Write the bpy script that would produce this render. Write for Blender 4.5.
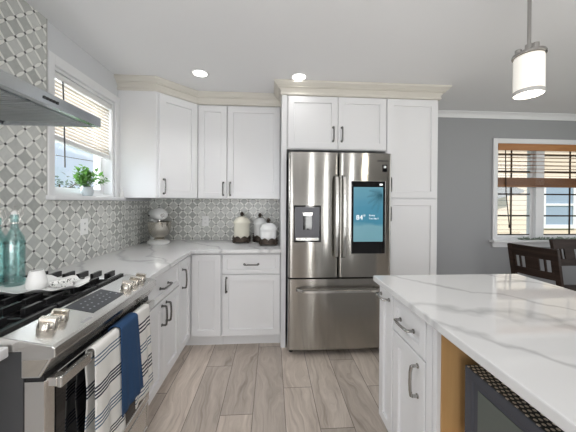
import bpy, bmesh, math, random
from mathutils import Vector, Matrix
random.seed(7)
R = math.radians
SC = bpy.context.scene
COL = SC.collection
for o in list(bpy.data.objects): bpy.data.objects.remove(o)

# ------------------------------------------------------------------ camera
F, CX, CY, CZ, YAW, HOR, ROLL, PIT = 257.648, 1.3427, -2.9942, 1.3484, -0.0619, 203.956, 0.0060, -0.0062
fwd = Vector((-math.sin(YAW), math.cos(YAW), 0)); rgt = Vector((math.cos(YAW), math.sin(YAW), 0)); upv = Vector((0, 0, 1))
f2 = math.cos(PIT)*fwd + math.sin(PIT)*upv
u2 = -math.sin(PIT)*fwd + math.cos(PIT)*upv
cR = math.cos(ROLL)*rgt + math.sin(ROLL)*u2
cU = math.cos(ROLL)*u2 - math.sin(ROLL)*rgt
cam_d = bpy.data.cameras.new('camera'); cam = bpy.data.objects.new('camera', cam_d); COL.objects.link(cam)
cam.matrix_world = Matrix(((cR.x, cU.x, -f2.x, CX), (cR.y, cU.y, -f2.y, CY), (cR.z, cU.z, -f2.z, CZ), (0, 0, 0, 1)))
cam_d.sensor_fit = 'HORIZONTAL'; cam_d.sensor_width = 36; cam_d.lens = F/576*36
cam_d.shift_y = (HOR-216)/576; cam_d.clip_start = 0.02; cam_d.clip_end = 200
SC.camera = cam

# ------------------------------------------------------------------ colour management, world
SC.view_settings.view_transform = 'Standard'; SC.view_settings.look = 'None'
SC.view_settings.gamma = 1; SC.view_settings.use_curve_mapping = False
SC.view_settings.exposure = -0.2
wd = bpy.data.worlds.new('sky'); SC.world = wd; wd.use_nodes = True
nt = wd.node_tree; nt.nodes.clear()
wo = nt.nodes.new('ShaderNodeOutputWorld'); bg = nt.nodes.new('ShaderNodeBackground')
tc = nt.nodes.new('ShaderNodeTexCoord'); nz = nt.nodes.new('ShaderNodeTexNoise'); rp = nt.nodes.new('ShaderNodeValToRGB')
nz.inputs['Scale'].default_value = 3.0; nz.inputs['Detail'].default_value = 5
rp.color_ramp.elements[0].position = .35; rp.color_ramp.elements[0].color = (.66, .81, .96, 1)
rp.color_ramp.elements[1].position = .68; rp.color_ramp.elements[1].color = (.93, .96, 1, 1)
nt.links.new(tc.outputs['Generated'], nz.inputs['Vector']); nt.links.new(nz.outputs['Fac'], rp.inputs['Fac'])
nt.links.new(rp.outputs['Color'], bg.inputs['Color']); bg.inputs['Strength'].default_value = 1.12
nt.links.new(bg.outputs[0], wo.inputs[0])

# ------------------------------------------------------------------ lights (window daylight, ceiling downlights, added unseen fill lamps)
def area(name, loc, target, sx, sy, power, color=(1, 1, 1), shape='RECTANGLE', spread=180):
    d = bpy.data.lights.new(name, 'AREA'); d.shape = shape; d.size = sx
    if shape == 'RECTANGLE': d.size_y = sy
    d.energy = power; d.color = color; d.spread = R(spread)
    o = bpy.data.objects.new(name, d); COL.objects.link(o); o.location = loc
    o.rotation_euler = (Vector(target)-Vector(loc)).to_track_quat('-Z', 'Y').to_euler()
    return o
H = 2.45
area('added_side_fill', (5.85, -2.6, 1.45), (0, -2.4, 1.25), 3.0, 2.0, 33, (.98, .99, 1))  # added fill lamp out of view on the right, brightens the side run
area('daylight_patio_door', (.45, -5.92, 1.05), (.9, 0, .75), 1.4, 1.9, 46, (.98, .99, 1))  # added fill lamp behind the camera; the rear wall has no door here
area('added_ceiling_fill', (1.25, -3.7, 1.05), (1.2, -3.55, 3), 2.6, 1.7, 27, (.985, .99, 1))  # added upward lamp, unseen, brightens the ceiling for soft bounce
area('daylight_sidelight', (2.43, -6.06, 1.2), (2.43, 0, 1.2), .2, 2.2, 20)
area('daylight_sidelight', (3.31, -6.06, 1.2), (3.31, 0, 1.2), .15, 2.2, 16)
area('daylight_kitchen_window', (-1.1, -.9, 2.0), (1.9, -1.9, .8), 1.6, 1.4, 165, (.95, .98, 1))
for k, (x, y) in enumerate([(.722, -.741), (1.572, -.743), (.75, -2.35), (1.62, -2.35), (.75, -3.9), (1.62, -3.9)]):
    area('downlight_glow', (x, y, H-.012), (x, y, 0), .11, .11, (1.5, .3, 4.8, .8, 1, 1)[k], (1, .985, .97), 'DISK', (90, 120, 120, 150, 150, 150)[k])
sn = bpy.data.lights.new('sun', 'SUN'); sn.energy = 4.6; sn.angle = R(2); sn.color = (1, .95, .87)
so = bpy.data.objects.new('sun', sn); COL.objects.link(so); so.location = (4, -9, 9)
so.rotation_euler = Vector((.0, .78, -.62)).to_track_quat('-Z', 'Y').to_euler()

# ------------------------------------------------------------------ materials
def mat(name, color=(.8, .8, .8), rough=.5, metal=0, **kw):
    m = bpy.data.materials.new(name); m.use_nodes = True
    b = m.node_tree.nodes['Principled BSDF']
    b.inputs['Base Color'].default_value = (*color, 1); b.inputs['Roughness'].default_value = rough
    b.inputs['Metallic'].default_value = metal
    for k, v in kw.items(): b.inputs[k.replace('_', ' ')].default_value = v
    return m
class NG:
    """tiny node-graph helper"""
    def __init__(s, m): s.m = m; s.t = m.node_tree; s.b = s.t.nodes.get('Principled BSDF')
    def n(s, typ, **kw):
        nd = s.t.nodes.new(typ)
        for k, v in kw.items(): setattr(nd, k, v)
        return nd
    def put(s, sock, v):
        if isinstance(v, (int, float)): sock.default_value = v
        elif isinstance(v, tuple): sock.default_value = v if len(v) == len(sock.default_value) else (*v, 1)
        else: s.t.links.new(v, sock)
    def math(s, op, a, b=0.0, c=None):
        nd = s.n('ShaderNodeMath', operation=op); s.put(nd.inputs[0], a); s.put(nd.inputs[1], b)
        if c is not None: s.put(nd.inputs[2], c)
        return nd.outputs[0]
    def mix(s, f, a, b):
        nd = s.n('ShaderNodeMix', data_type='RGBA'); s.put(nd.inputs[0], f); s.put(nd.inputs[6], a); s.put(nd.inputs[7], b)
        return nd.outputs[2]
    def pos(s):
        g = s.n('ShaderNodeTexCoord'); return g.outputs['Object']
    def xyz(s, v):
        nd = s.n('ShaderNodeSeparateXYZ'); s.put(nd.inputs[0], v); return nd.outputs
    def vec(s, x, y, z):
        nd = s.n('ShaderNodeCombineXYZ')
        for i, q in enumerate((x, y, z)): s.put(nd.inputs[i], q)
        return nd.outputs[0]
    def noise(s, v, scale, detail=3, rough=.5, dist=0):
        nd = s.n('ShaderNodeTexNoise'); s.put(nd.inputs['Vector'], v); nd.inputs['Scale'].default_value = scale
        nd.inputs['Detail'].default_value = detail; nd.inputs['Roughness'].default_value = rough; nd.inputs['Distortion'].default_value = dist
        return nd.outputs['Fac']
    def white(s, v):
        nd = s.n('ShaderNodeTexWhiteNoise', noise_dimensions='3D'); s.put(nd.inputs['Vector'], v); return nd.outputs['Value']
    def ramp(s, f, stops):
        nd = s.n('ShaderNodeValToRGB'); s.put(nd.inputs[0], f); e = nd.color_ramp.elements
        while len(e) < len(stops): e.new(.5)
        for q, (p, c) in zip(e, stops): q.position = p; q.color = (*c, 1)
        return nd.outputs[0]
    def bump(s, h, strength=.2, dist=.002):
        nd = s.n('ShaderNodeBump'); nd.inputs['Strength'].default_value = strength; nd.inputs['Distance'].default_value = dist
        s.put(nd.inputs['Height'], h); s.t.links.new(nd.outputs[0], s.b.inputs['Normal'])
    def color(s, c): s.put(s.b.inputs['Base Color'], c)

def paint(name, c, rough=.5, amt=.015):
    m = mat(name, c, rough); g = NG(m)
    n = g.noise(g.pos(), 60, 2)
    g.bump(n, .04, .001)
    n2 = g.noise(g.pos(), 1.6, 2)
    g.color(g.mix(n2, tuple(v*(1-amt) for v in c), tuple(min(1, v*(1+amt)) for v in c)))
    return m
WALLPAINT = paint('wall_paint', (.68, .69, .71), .6)
SHADEDPAINT = paint('wall_paint_shaded', (.345, .35, .36), .6)  # same wall paint, darkened in colour to stand in for dining-side shade
CEIL = paint('ceiling_paint', (.83, .83, .84), .75)
CAB = paint('white_cabinet_paint', (.80, .80, .81), .32, .01)
TRIM = paint('white_trim_paint', (.84, .84, .85), .35, .01)
CREAM = paint('cream_crown_paint', (.68, .65, .59), .4, .02)

def steel(name, c, rough, axis):
    m = mat(name, c, rough, 1); g = NG(m); x, y, z = g.xyz(g.pos())
    s = [260, 260, 260]; s[axis] = 3
    v = g.vec(g.math('MULTIPLY', x, s[0]), g.math('MULTIPLY', y, s[1]), g.math('MULTIPLY', z, s[2]))
    n = g.noise(v, 1, 2)
    g.put(g.b.inputs['Roughness'], g.math('ADD', g.math('MULTIPLY', n, .12), rough-.06))
    g.color(g.mix(n, tuple(q*.93 for q in c), tuple(min(1, q*1.05) for q in c)))
    return m
FRIDGE = steel('fridge_steel', (.43, .415, .385), .17, 2)
def brushed(m, aniso, rot, axis='Z'):
    g = NG(m); t = g.n('ShaderNodeTangent', direction_type='RADIAL', axis=axis); g.put(g.b.inputs['Tangent'], t.outputs[0])
    g.b.inputs['Anisotropic'].default_value = aniso; g.b.inputs['Anisotropic Rotation'].default_value = rot
brushed(FRIDGE, 1.0, .25)
STEEL = steel('range_steel', (.66, .65, .63), .24, 1)
HOODS = steel('hood_steel', (.46, .49, .52), .2, 1)
FILTER = steel('filter_mesh', (.46, .48, .49), .35, 1)
CHROME = mat('polished_metal', (.74, .72, .69), .14, 1)
PULL2 = mat('satin_nickel', (.40, .39, .375), .2, 1)
PULL = mat('dark_nickel', (.20, .195, .19), .24, 1)
BRASSY = mat('warm_nickel', (.60, .56, .50), .2, 1)
BLACK = mat('black_enamel', (.012, .012, .013), .25)
IRON = mat('cast_iron', (.016, .016, .017), .22)
GLASSBLK = mat('black_glass', (.006, .006, .007), .04)
DARKGREY = mat('charcoal_metal', (.055, .056, .06), .45)
SEAM = mat('dark_gap', (.02, .02, .02), .6)
PLASTIC = mat('white_plastic', (.82, .82, .81), .3)
WHITECER = mat('white_ceramic', (.84, .84, .83), .2)
IVORY = mat('ivory_ceramic', (.80, .77, .66), .25)
BRONZE = mat('aged_bronze', (.055, .04, .03), .45, .4)

def wood(name, c1, c2, axis, rough=.4, scale=1.0):
    m = mat(name, c1, rough); g = NG(m); x, y, z = g.xyz(g.pos())
    s = [28*scale]*3; s[axis] = 2.2*scale
    v = g.vec(g.math('MULTIPLY', x, s[0]), g.math('MULTIPLY', y, s[1]), g.math('MULTIPLY', z, s[2]))
    n = g.noise(v, 1, 4, .6, .6)
    g.color(g.ramp(n, [(.3, c1), (.7, c2)])); g.bump(n, .08, .001)
    return m
DARKWOOD = wood('espresso_wood', (.020, .012, .009), (.050, .032, .024), 0, .5)
DARKWOOD.node_tree.nodes['Principled BSDF'].inputs['Specular IOR Level'].default_value = .2
PLY = wood('birch_plywood', (.52, .30, .12), (.66, .42, .19), 2, .5, .5)
ORANGEWOOD = wood('honey_blind_wood', (.36, .14, .035), (.55, .24, .07), 0, .4)
STACKWOOD = wood('brown_blind_wood', (.17, .065, .02), (.28, .115, .035), 0, .4)
BARK = wood('bark', (.10, .07, .05), (.18, .13, .09), 2, .9)

def make_quartz():
    m = mat('veined_quartz', (.8, .8, .8), .05, Specular_IOR_Level=.85); g = NG(m); p = g.pos(); x, y, z = g.xyz(p)
    w = g.noise(p, 1.3, 4, .55); w2 = g.noise(p, 7, 3, .55)
    def vein(ax, ay, period, off, width, amp):
        d = g.math('ADD', g.math('MULTIPLY', x, ax), g.math('MULTIPLY', y, ay))
        d = g.math('ADD', d, g.math('MULTIPLY', w, amp)); d = g.math('ADD', d, g.math('MULTIPLY', w2, .10))
        f = g.math('FRACT', g.math('ADD', g.math('DIVIDE', d, period), off))
        e = g.math('ABSOLUTE', g.math('SUBTRACT', f, .5))
        return g.math('SUBTRACT', 1, g.math('MINIMUM', g.math('DIVIDE', e, width), 1))
    v1 = vein(.80, .60, .46, .18, .045, .55); v2 = vein(.55, .83, .83, .62, .05, .9)
    pat = g.noise(p, 2.2, 2)
    k = g.math('MULTIPLY', g.math('MAXIMUM', v1, g.math('MULTIPLY', v2, .8)), g.math('MULTIPLY', pat, 1.15))
    cloud = g.noise(p, 3.2, 3)
    base = g.mix(cloud, (.71, .71, .715), (.77, .77, .77))
    g.color(g.mix(k, base, (.36, .36, .37)))
    return m
QUARTZ = make_quartz()

def make_floor():
    m = mat('plank_floor', (.4, .35, .3), .38); g = NG(m); x, y, z = g.xyz(g.pos())
    PW, PL = .2055, 1.22
    u = g.math('DIVIDE', g.math('SUBTRACT', x, 1.022), PW); iu = g.math('FLOOR', u); fu = g.math('SUBTRACT', u, iu)
    off = g.white(g.vec(iu, 3.7, 1.1))
    v = g.math('ADD', g.math('DIVIDE', y, PL), g.math('ADD', g.math('MULTIPLY', iu, .37), g.math('MULTIPLY', off, .2)))
    iv = g.math('FLOOR', v); fv = g.math('SUBTRACT', v, iv)
    tone = g.white(g.vec(iu, iv, 5.5))
    # grain
    warp = g.noise(g.vec(g.math('MULTIPLY', x, 4), g.math('MULTIPLY', y, 1.6), g.math('MULTIPLY', tone, 40)), 1, 3)
    gx = g.math('ADD', g.math('MULTIPLY', x, 22), g.math('MULTIPLY', warp, 9))
    n = g.noise(g.vec(gx, g.math('MULTIPLY', y, 1.9), g.math('MULTIPLY', tone, 60)), 1, 5, .62, .4)
    fine = g.noise(g.vec(g.math('MULTIPLY', x, 190), g.math('MULTIPLY', y, 7), tone), 1, 3)
    c = g.ramp(n, [(.24, (.26, .212, .176)), (.42, (.50, .432, .372)), (.58, (.62, .545, .478)), (.78, (.74, .67, .60))])
    c = g.mix(g.math('MULTIPLY', fine, .35), c, (.30, .25, .215))
    tn = g.math('ADD', g.math('MULTIPLY', tone, .42), .80)
    sc = g.n('ShaderNodeVectorMath', operation='SCALE'); g.put(sc.inputs[0], c); g.put(sc.inputs['Scale'], tn)
    eu = g.math('MULTIPLY', g.math('MINIMUM', fu, g.math('SUBTRACT', 1, fu)), PW)
    ev = g.math('MULTIPLY', g.math('MINIMUM', fv, g.math('SUBTRACT', 1, fv)), PL)
    gap = g.math('LESS_THAN', g.math('MINIMUM', eu, ev), .0022)
    g.color(g.mix(g.math('MULTIPLY', gap, .75), sc.outputs[0], (.07, .055, .045)))
    g.bump(g.math('SUBTRACT', g.math('MULTIPLY', n, .3), gap), .25, .002)
    return m
FLOORM = make_floor()

def make_tile(name, ax, u0, v0):
    m = mat(name, (.6, .6, .58), .22); g = NG(m); q = g.xyz(g.pos())
    D = .1055
    u = g.math('SUBTRACT', q[ax], u0); v = g.math('SUBTRACT', q[2], v0)
    a = g.math('DIVIDE', g.math('ADD', u, v), D); b = g.math('DIVIDE', g.math('SUBTRACT', u, v), D)
    ia, ib = g.math('FLOOR', a), g.math('FLOOR', b)
    fa, fb = g.math('SUBTRACT', a, ia), g.math('SUBTRACT', b, ib)
    da = g.math('MINIMUM', fa, g.math('SUBTRACT', 1, fa)); db = g.math('MINIMUM', fb, g.math('SUBTRACT', 1, fb))
    def lens(f, w): return g.math('MULTIPLY', g.math('MULTIPLY', f, g.math('SUBTRACT', 1, f)), 4*w)
    wa, wb = lens(fb, .118), lens(fa, .118)
    pet = g.math('MAXIMUM', g.math('LESS_THAN', da, wa), g.math('LESS_THAN', db, wb))
    wa2, wb2 = lens(fb, .142), lens(fa, .142)
    grout = g.math('MAXIMUM', g.math('LESS_THAN', da, wa2), g.math('LESS_THAN', db, wb2))
    rr = g.math('SQRT', g.math('ADD', g.math('MULTIPLY', da, da), g.math('MULTIPLY', db, db)))
    dot = g.math('LESS_THAN', rr, .092)
    tone = g.white(g.vec(ia, ib, .5))
    mar = g.noise(g.pos(), 26, 4, .6, 1.2)
    t = g.math('ADD', g.math('MULTIPLY', tone, .55), g.math('MULTIPLY', mar, .45))
    c = g.ramp(t, [(.2, (.43, .435, .415)), (.5, (.58, .585, .56)), (.8, (.70, .705, .675))])
    c = g.mix(grout, c, (.42, .415, .385))
    c = g.mix(pet, c, (.86, .86, .82))
    c = g.mix(dot, c, (.07, .07, .068))
    g.color(c); g.bump(g.math('SUBTRACT', pet, grout), .12, .001)
    return m
TILE_L = make_tile('mosaic_tile_side', 1, -1.533, 1.481)
TILE_B = make_tile('mosaic_tile_back', 0, .337, 1.357)

def glass_pane(name='window_glass', tint=(.97, .985, 1), refl=.06):
    m = bpy.data.materials.new(name); m.use_nodes = True; t = m.node_tree; t.nodes.clear()
    o = t.nodes.new('ShaderNodeOutputMaterial'); mx = t.nodes.new('ShaderNodeMixShader'); tr = t.nodes.new('ShaderNodeBsdfTransparent'); gl = t.nodes.new('ShaderNodeBsdfGlossy')
    tr.inputs[0].default_value = (*tint, 1); gl.inputs['Roughness'].default_value = .02; mx.inputs[0].default_value = refl
    t.links.new(tr.outputs[0], mx.inputs[1]); t.links.new(gl.outputs[0], mx.inputs[2]); t.links.new(mx.outputs[0], o.inputs[0])
    return m
PANE = glass_pane()
TEAL = glass_pane('teal_bottle_glass', (.79, .92, .915), .11)
def translucent(name, c, f=.45, rough=.5):
    m = mat(name, c, rough); t = m.node_tree; b = t.nodes['Principled BSDF']; o = t.nodes['Material Output']
    tl = t.nodes.new('ShaderNodeBsdfTranslucent'); tl.inputs[0].default_value = (*c, 1); mx = t.nodes.new('ShaderNodeMixShader'); mx.inputs[0].default_value = f
    t.links.new(b.outputs[0], mx.inputs[1]); t.links.new(tl.outputs[0], mx.inputs[2]); t.links.new(mx.outputs[0], o.inputs[0])
    return m
SLAT = translucent('slat_backlight_tint', (.80, .74, .66), .22)  # white slats tinted cream to stand in for warm light behind them
WOODSLAT = translucent('thin_wood_slat', (.42, .20, .08), .3)
LEAF = translucent('green_leaf', (.12, .27, .06), .4)
LEAF2 = translucent('dark_green_leaf', (.045, .12, .035), .3)
TREELEAF = translucent('pale_tree_leaf', (.22, .30, .26), .3)
def emis(name, c, s):
    m = mat(name, c, .4); b = m.node_tree.nodes['Principled BSDF']
    b.inputs['Emission Color'].default_value = (*c, 1); b.inputs['Emission Strength'].default_value = s
    return m
LENS = emis('lamp_lens', (1, .98, .94), 6)
SHADE = emis('frosted_shade', (.95, .91, .84), .34)

# ------------------------------------------------------------------ mesh builder
ORG = {}
IDM = Matrix.Identity(4)
class MB:
    def __init__(s, M=None): s.bm = bmesh.new(); s.M = M or IDM
    def v(s, p): return s.bm.verts.new(s.M @ Vector(p))
    def face(s, pts): return s.bm.faces.new([s.v(p) for p in pts])
    def box(s, x0, x1, y0, y1, z0, z1):
        c = [s.v((x, y, z)) for x in (x0, x1) for y in (y0, y1) for z in (z0, z1)]
        for f in ((0, 1, 3, 2), (4, 6, 7, 5), (0, 4, 5, 1), (2, 3, 7, 6), (0, 2, 6, 4), (1, 5, 7, 3)): s.bm.faces.new([c[i] for i in f])
        return s
    def loft(s, rings, closed=True, caps=True):
        rs = [[s.v(p) for p in r] for r in rings]; n = len(rs[0])
        for a, b in zip(rs, rs[1:]):
            for i in range(n if closed else n-1):
                j = (i+1) % n
                try: s.bm.faces.new((a[i], a[j], b[j], b[i]))
                except ValueError: pass
        if caps and closed:
            for r in (rs[0], rs[-1]):
                try: s.bm.faces.new(r)
                except ValueError: pass
        return s
    def prism(s, poly, axis, a, b):
        def P(q, t):
            return {'x': (t, q[0], q[1]), 'y': (q[0], t, q[1]), 'z': (q[0], q[1], t)}[axis]
        return s.loft([[P(q, a) for q in poly], [P(q, b) for q in poly]])
    def lathe(s, prof, c=(0, 0, 0), seg=24, flute=None, arc=None):
        rings = []
        for r, z in prof:
            ring = []
            for k in range(seg):
                t = 2*math.pi*k/seg; rr = max(r, 1e-4)
                if flute and flute[1] < z < flute[2]: rr *= 1+flute[3]*math.cos(flute[0]*t)
                ring.append((c[0]+rr*math.cos(t), c[1]+rr*math.sin(t), c[2]+z))
            rings.append(ring)
        return s.loft(rings)
    def tube(s, pts, r, seg=10, rs=None, flat=None):
        pts = [Vector(p) for p in pts]; rings = []
        for i, p in enumerate(pts):
            d = (pts[min(i+1, len(pts)-1)]-pts[max(i-1, 0)]).normalized()
            ref = Vector((0, 0, 1)) if abs(d.z) < .9 else Vector((1, 0, 0))
            if flat: ref = Vector(flat)
            a = d.cross(ref).normalized(); b = d.cross(a).normalized()
            q = rs[i] if rs else r
            rings.append([p+(a*math.cos(2*math.pi*k/seg)+b*math.sin(2*math.pi*k/seg))*q for k in range(seg)])
        return s.loft(rings)
    def shaker(s, u0, w, z0, h, t=.02, rail=.058, dep=.012, slope=.0035, n0=0.0):
        """shaker door: local (u, n, z), front at n0+t"""
        n = n0+t
        O = [(u0, z0), (u0+w, z0), (u0+w, z0+h), (u0, z0+h)]
        def ins(d): return [(u0+d, z0+d), (u0+w-d, z0+d), (u0+w-d, z0+h-d), (u0+d, z0+h-d)]
        e = .0025
        rings = [[(a, n0, b) for a, b in O], [(a, n-e, b) for a, b in O], [(a, n, b) for a, b in ins(e)],
                 [(a, n, b) for a, b in ins(rail)], [(a, n-dep, b) for a, b in ins(rail+slope)]]
        return s.loft(rings)
    def build(s, name, m, parent=None, bevel=0, smooth=None, kind=None, seg=2, solid=0):
        bm = s.bm
        bmesh.ops.recalc_face_normals(bm, faces=bm.faces)
        org = ORG.get(parent.name, Vector((0, 0, 0))) if parent else Vector((0, 0, 0))
        if org.length: bmesh.ops.translate(bm, verts=bm.verts, vec=-org)
        me = bpy.data.meshes.new(name); bm.to_mesh(me); bm.free()
        me.materials.append(m)
        if smooth is not None:
            for p in me.polygons: p.use_smooth = True
            me.set_sharp_from_angle(angle=R(smooth))
        o = bpy.data.objects.new(name, me); COL.objects.link(o)
        if parent: o.parent = parent; ORG[o.name] = org
        if solid:
            md = o.modifiers.new('thickness', 'SOLIDIFY'); md.thickness = solid; md.offset = 0
        if bevel:
            md = o.modifiers.new('bevel', 'BEVEL'); md.width = bevel; md.segments = seg; md.limit_method = 'ANGLE'; md.angle_limit = R(40)
        if kind: o['kind'] = kind
        return o
def tag(o, label=None, cat=None, group=None, kind=None):
    if label: o['label'] = label
    if cat: o['category'] = cat
    if group: o['group'] = group
    if kind: o['kind'] = kind
    return o
def thing(name, label, cat, loc=(0, 0, 0), group=None, kind=None, local=False):
    o = bpy.data.objects.new(name, None); COL.objects.link(o); o.location = loc; o.empty_display_size = .05
    ORG[o.name] = Vector((0, 0, 0)) if local else Vector(loc)
    return tag(o, label, cat, group, kind)
def copy_tree(o, parent=None):
    c = o.copy(); COL.objects.link(c)
    if parent: c.parent = parent; c.matrix_parent_inverse = o.matrix_parent_inverse
    ORG[c.name] = ORG.get(o.name, Vector((0, 0, 0)))
    for ch in [q for q in bpy.data.objects if q.parent is o]: copy_tree(ch, c)
    return c
def frame(O, U, N):
    U, N = Vector(U), Vector(N)
    return Matrix(((U.x, N.x, 0, O[0]), (U.y, N.y, 0, O[1]), (U.z, N.z, 1, O[2]), (0, 0, 0, 1)))
def pull(parent, M, u, z, n, vertical=True, L=.128, m=None, name='pull'):
    """bar pull with two posts and small square feet, in a local (u, n, z) frame, on a surface at n"""
    b = MB(M)
    def P(t, q): return (u, n+q, z+t) if vertical else (u+t, n+q, z)
    h = L/2
    for sgn in (-1, 1):
        b.tube([P(sgn*h, 0), P(sgn*h, .004), P(sgn*h, .0045), P(sgn*h, .016), P(sgn*h*.985, .026)], 0, 10, [.0105, .0105, .0068, .0066, .007])
    b.tube([P(-h-.004, .023), P(-h*.97, .030), P(-h*.6, .034), P(0, .0355), P(h*.6, .034), P(h*.97, .030), P(h+.004, .023)], .0066, 10, [.004, .0072, .0066, .0066, .0066, .0072, .004])
    return b.build(name, m or PULL, parent, smooth=40)

W = -.03   # face of the window wall
# ------------------------------------------------------------------ room shell
MB().box(-.25, 6.1, -6.2, .2, -.06, 0).build('floor', FLOORM, kind='structure')
MB().box(-.25, 6.1, -6.2, .2, H, H+.08).build('ceiling', CEIL, kind='structure')
def wall_with_hole(name, axis, face, back, a0, a1, holes, m):
    """wall slab spanning a0..a1 along the other axis with rectangular holes (h0,h1,z0,z1)"""
    b = MB()
    def bx(p, q, z0, z1):
        lo, hi = min(face, back), max(face, back)
        if axis == 'x': b.box(lo, hi, p, q, z0, z1)
        else: b.box(p, q, lo, hi, z0, z1)
    cur = a0
    for h0, h1, z0, z1 in sorted(holes):
        bx(cur, h0, 0, H); bx(h0, h1, 0, z0); bx(h0, h1, z1, H); cur = h1
    bx(cur, a1, 0, H)
    return b.build(name, m, kind='structure')
WY0, WY1, WZ0, WZ1 = -1.295, -.663, 1.385, 2.20       # kitchen window opening
DX0, DX1, DZ0, DZ1 = 4.085, 5.60, .905, 2.085         # dining window opening
wall_with_hole('wall_left', 'x', W, W-.16, -6.2, 0, [(WY0, WY1, WZ0, WZ1)], WALLPAINT)
wall_with_hole('wall_back', 'y', 0, .16, -.25, 6.1, [(DX0, DX1, DZ0, DZ1)], SHADEDPAINT)
wall_with_hole('wall_right', 'x', 6.0, 6.1, -6.2, 0, [(-4.1, -1.1, .45, 2.2)], SHADEDPAINT)
wall_with_hole('wall_rear', 'y', -6.0, -6.1, -.25, 6.1, [(2.31, 2.55, .02, 2.35), (3.22, 3.40, .02, 2.35)], SHADEDPAINT)
# tiles: behind the range up to the ceiling, under the window, and along the back counter
b = MB()
b.box(W, W+.008, -3.4, -1.347, .915, H-.001)
b.box(W, W+.008, -1.347, 0, .915, 1.352)
b.build('trim_1', TILE_L, kind='structure')
MB().box(W+.008, 1.427, -.008, 0, .915, 1.385).build('trim_2', TILE_B, kind='structure')
MB().box(W, W+.010, -1.347, -1.340, 1.38, H-.002).build('trim_3', STEEL, kind='structure')
# crown in the dining room, baseboards
def crown_poly(s=1, d=.06, h=.065):
    return [(0, 0), (0, -h*s), (d*.18*s, -h*s), (d*.25*s, -h*.8*s), (d*.55*s, -h*.35*s), (d*.85*s, -h*.16*s), (d*s, -h*.12*s), (d*s, 0)]
b = MB(); b.loft([[(x, -p, H+q) for p, q in crown_poly()] for x in (2.94, 6.0)]); b.build('trim_4', TRIM, kind='structure', smooth=30)
MB().box(2.94, 6.0, -.015, 0, 0, .13).build('baseboard_back', TRIM, kind='structure', bevel=.004)
MB().box(5.985, 6.0, -6, 0, 0, .13).build('baseboard_right', TRIM, kind='structure', bevel=.004)

# ---- kitchen window
w1 = thing('window_1', 'white-cased window over the side counter with its lower half open to the sky', 'window', (W, -.975, 1.385), kind='structure')
b = MB()
x0, x1 = W, W+.018
for (ya, yb, za, zb) in ((WY0-.045, WY0, WZ0-.005, WZ1+.065), (WY1, WY1+.07, WZ0-.005, WZ1+.065), (WY0, WY1, WZ1, WZ1+.065)): b.box(x0, x1, ya, yb, za, zb)
b.build('casing', TRIM, w1, bevel=.004, kind='structure')
MB().box(W-.05, W+.058, WY0-.055, WY1+.085, WZ0-.03, WZ0).build('sill', TRIM, w1, bevel=.006, kind='structure')
b = MB()
for (ya, yb, za, zb) in ((WY0, WY0+.022, WZ0, WZ1), (WY1-.022, WY1, WZ0, WZ1), (WY0+.022, WY1-.022, WZ1-.022, WZ1), (WY0+.022, WY1-.022, WZ0, WZ0+.02)): b.box(W-.155, W, ya, yb, za, zb)
b.build('jamb', TRIM, w1, bevel=.002, kind='structure')
for nm, xa, za, zb in (('lower_sash', W-.075, WZ0+.02, 1.80), ('upper_sash', W-.115, 1.76, WZ1-.022)):
    b = MB(); ya, yb = WY0+.022, WY1-.022; t = .038
    for q in ((ya, ya+t, za, zb), (yb-t, yb, za, zb), (ya+t, yb-t, za, za+t), (ya+t, yb-t, zb-t, zb)): b.box(xa-.032, xa, *q)
    s = b.build(nm, TRIM, w1, bevel=.003, kind='structure')
    MB().box(xa-.019, xa-.014, ya+t, yb-t, za+t, zb-t).build('pane', PANE, s, kind='structure')
# blind in the kitchen window
bl = thing('window_blind', 'white slatted mini blind half lowered in the window over the counter', 'blind', (W-.03, -.98, 2.17))
MB().box(W-.045, W-.005, WY0+.026, WY1-.026, 2.135, 2.172).build('headrail', PLASTIC, bl, bevel=.004)
b = MB(); ys = (WY0+.03, WY1-.03); NS = 15
for k in range(NS):
    f = k/(NS-1); zz = (2.118-f*(2.118-1.796), 2.118-f*(2.118-1.756))
    rings = []
    for y, z in zip(ys, zz): rings.append([(W-.025+d*math.cos(R(64)), y, z-d*math.sin(R(64))+.0016*(1-(d/.0125)**2)) for d in (-.0135, -.006, 0, .006, .0135)])
    b.loft(rings, closed=False, caps=False)
b.build('slats', SLAT, bl, solid=.0012)
b = MB(); k0, k1 = ys
b.loft([[(W-.036, k0, 1.742), (W-.012, k0, 1.742), (W-.012, k0, 1.776), (W-.036, k0, 1.776)], [(W-.036, k1, 1.702), (W-.012, k1, 1.702), (W-.012, k1, 1.736), (W-.036, k1, 1.736)]])
b.build('bottom_rail', PLASTIC, bl, bevel=.003)
b = MB()
for y, zl in ((-1.17, 1.768), (-.80, 1.745)): MB().tube([(W-.024, y, 2.14), (W-.024, y, zl)], .0012, 6).build('ladder_cord', PLASTIC, bl)
b = MB(); b.tube([(W-.002, -1.21, 2.13), (W+.004, -1.208, 1.95), (W+.006, -1.203, 1.57)], .0042, 8); b.build('tilt_wand', DARKGREY, bl, smooth=60)

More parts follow.
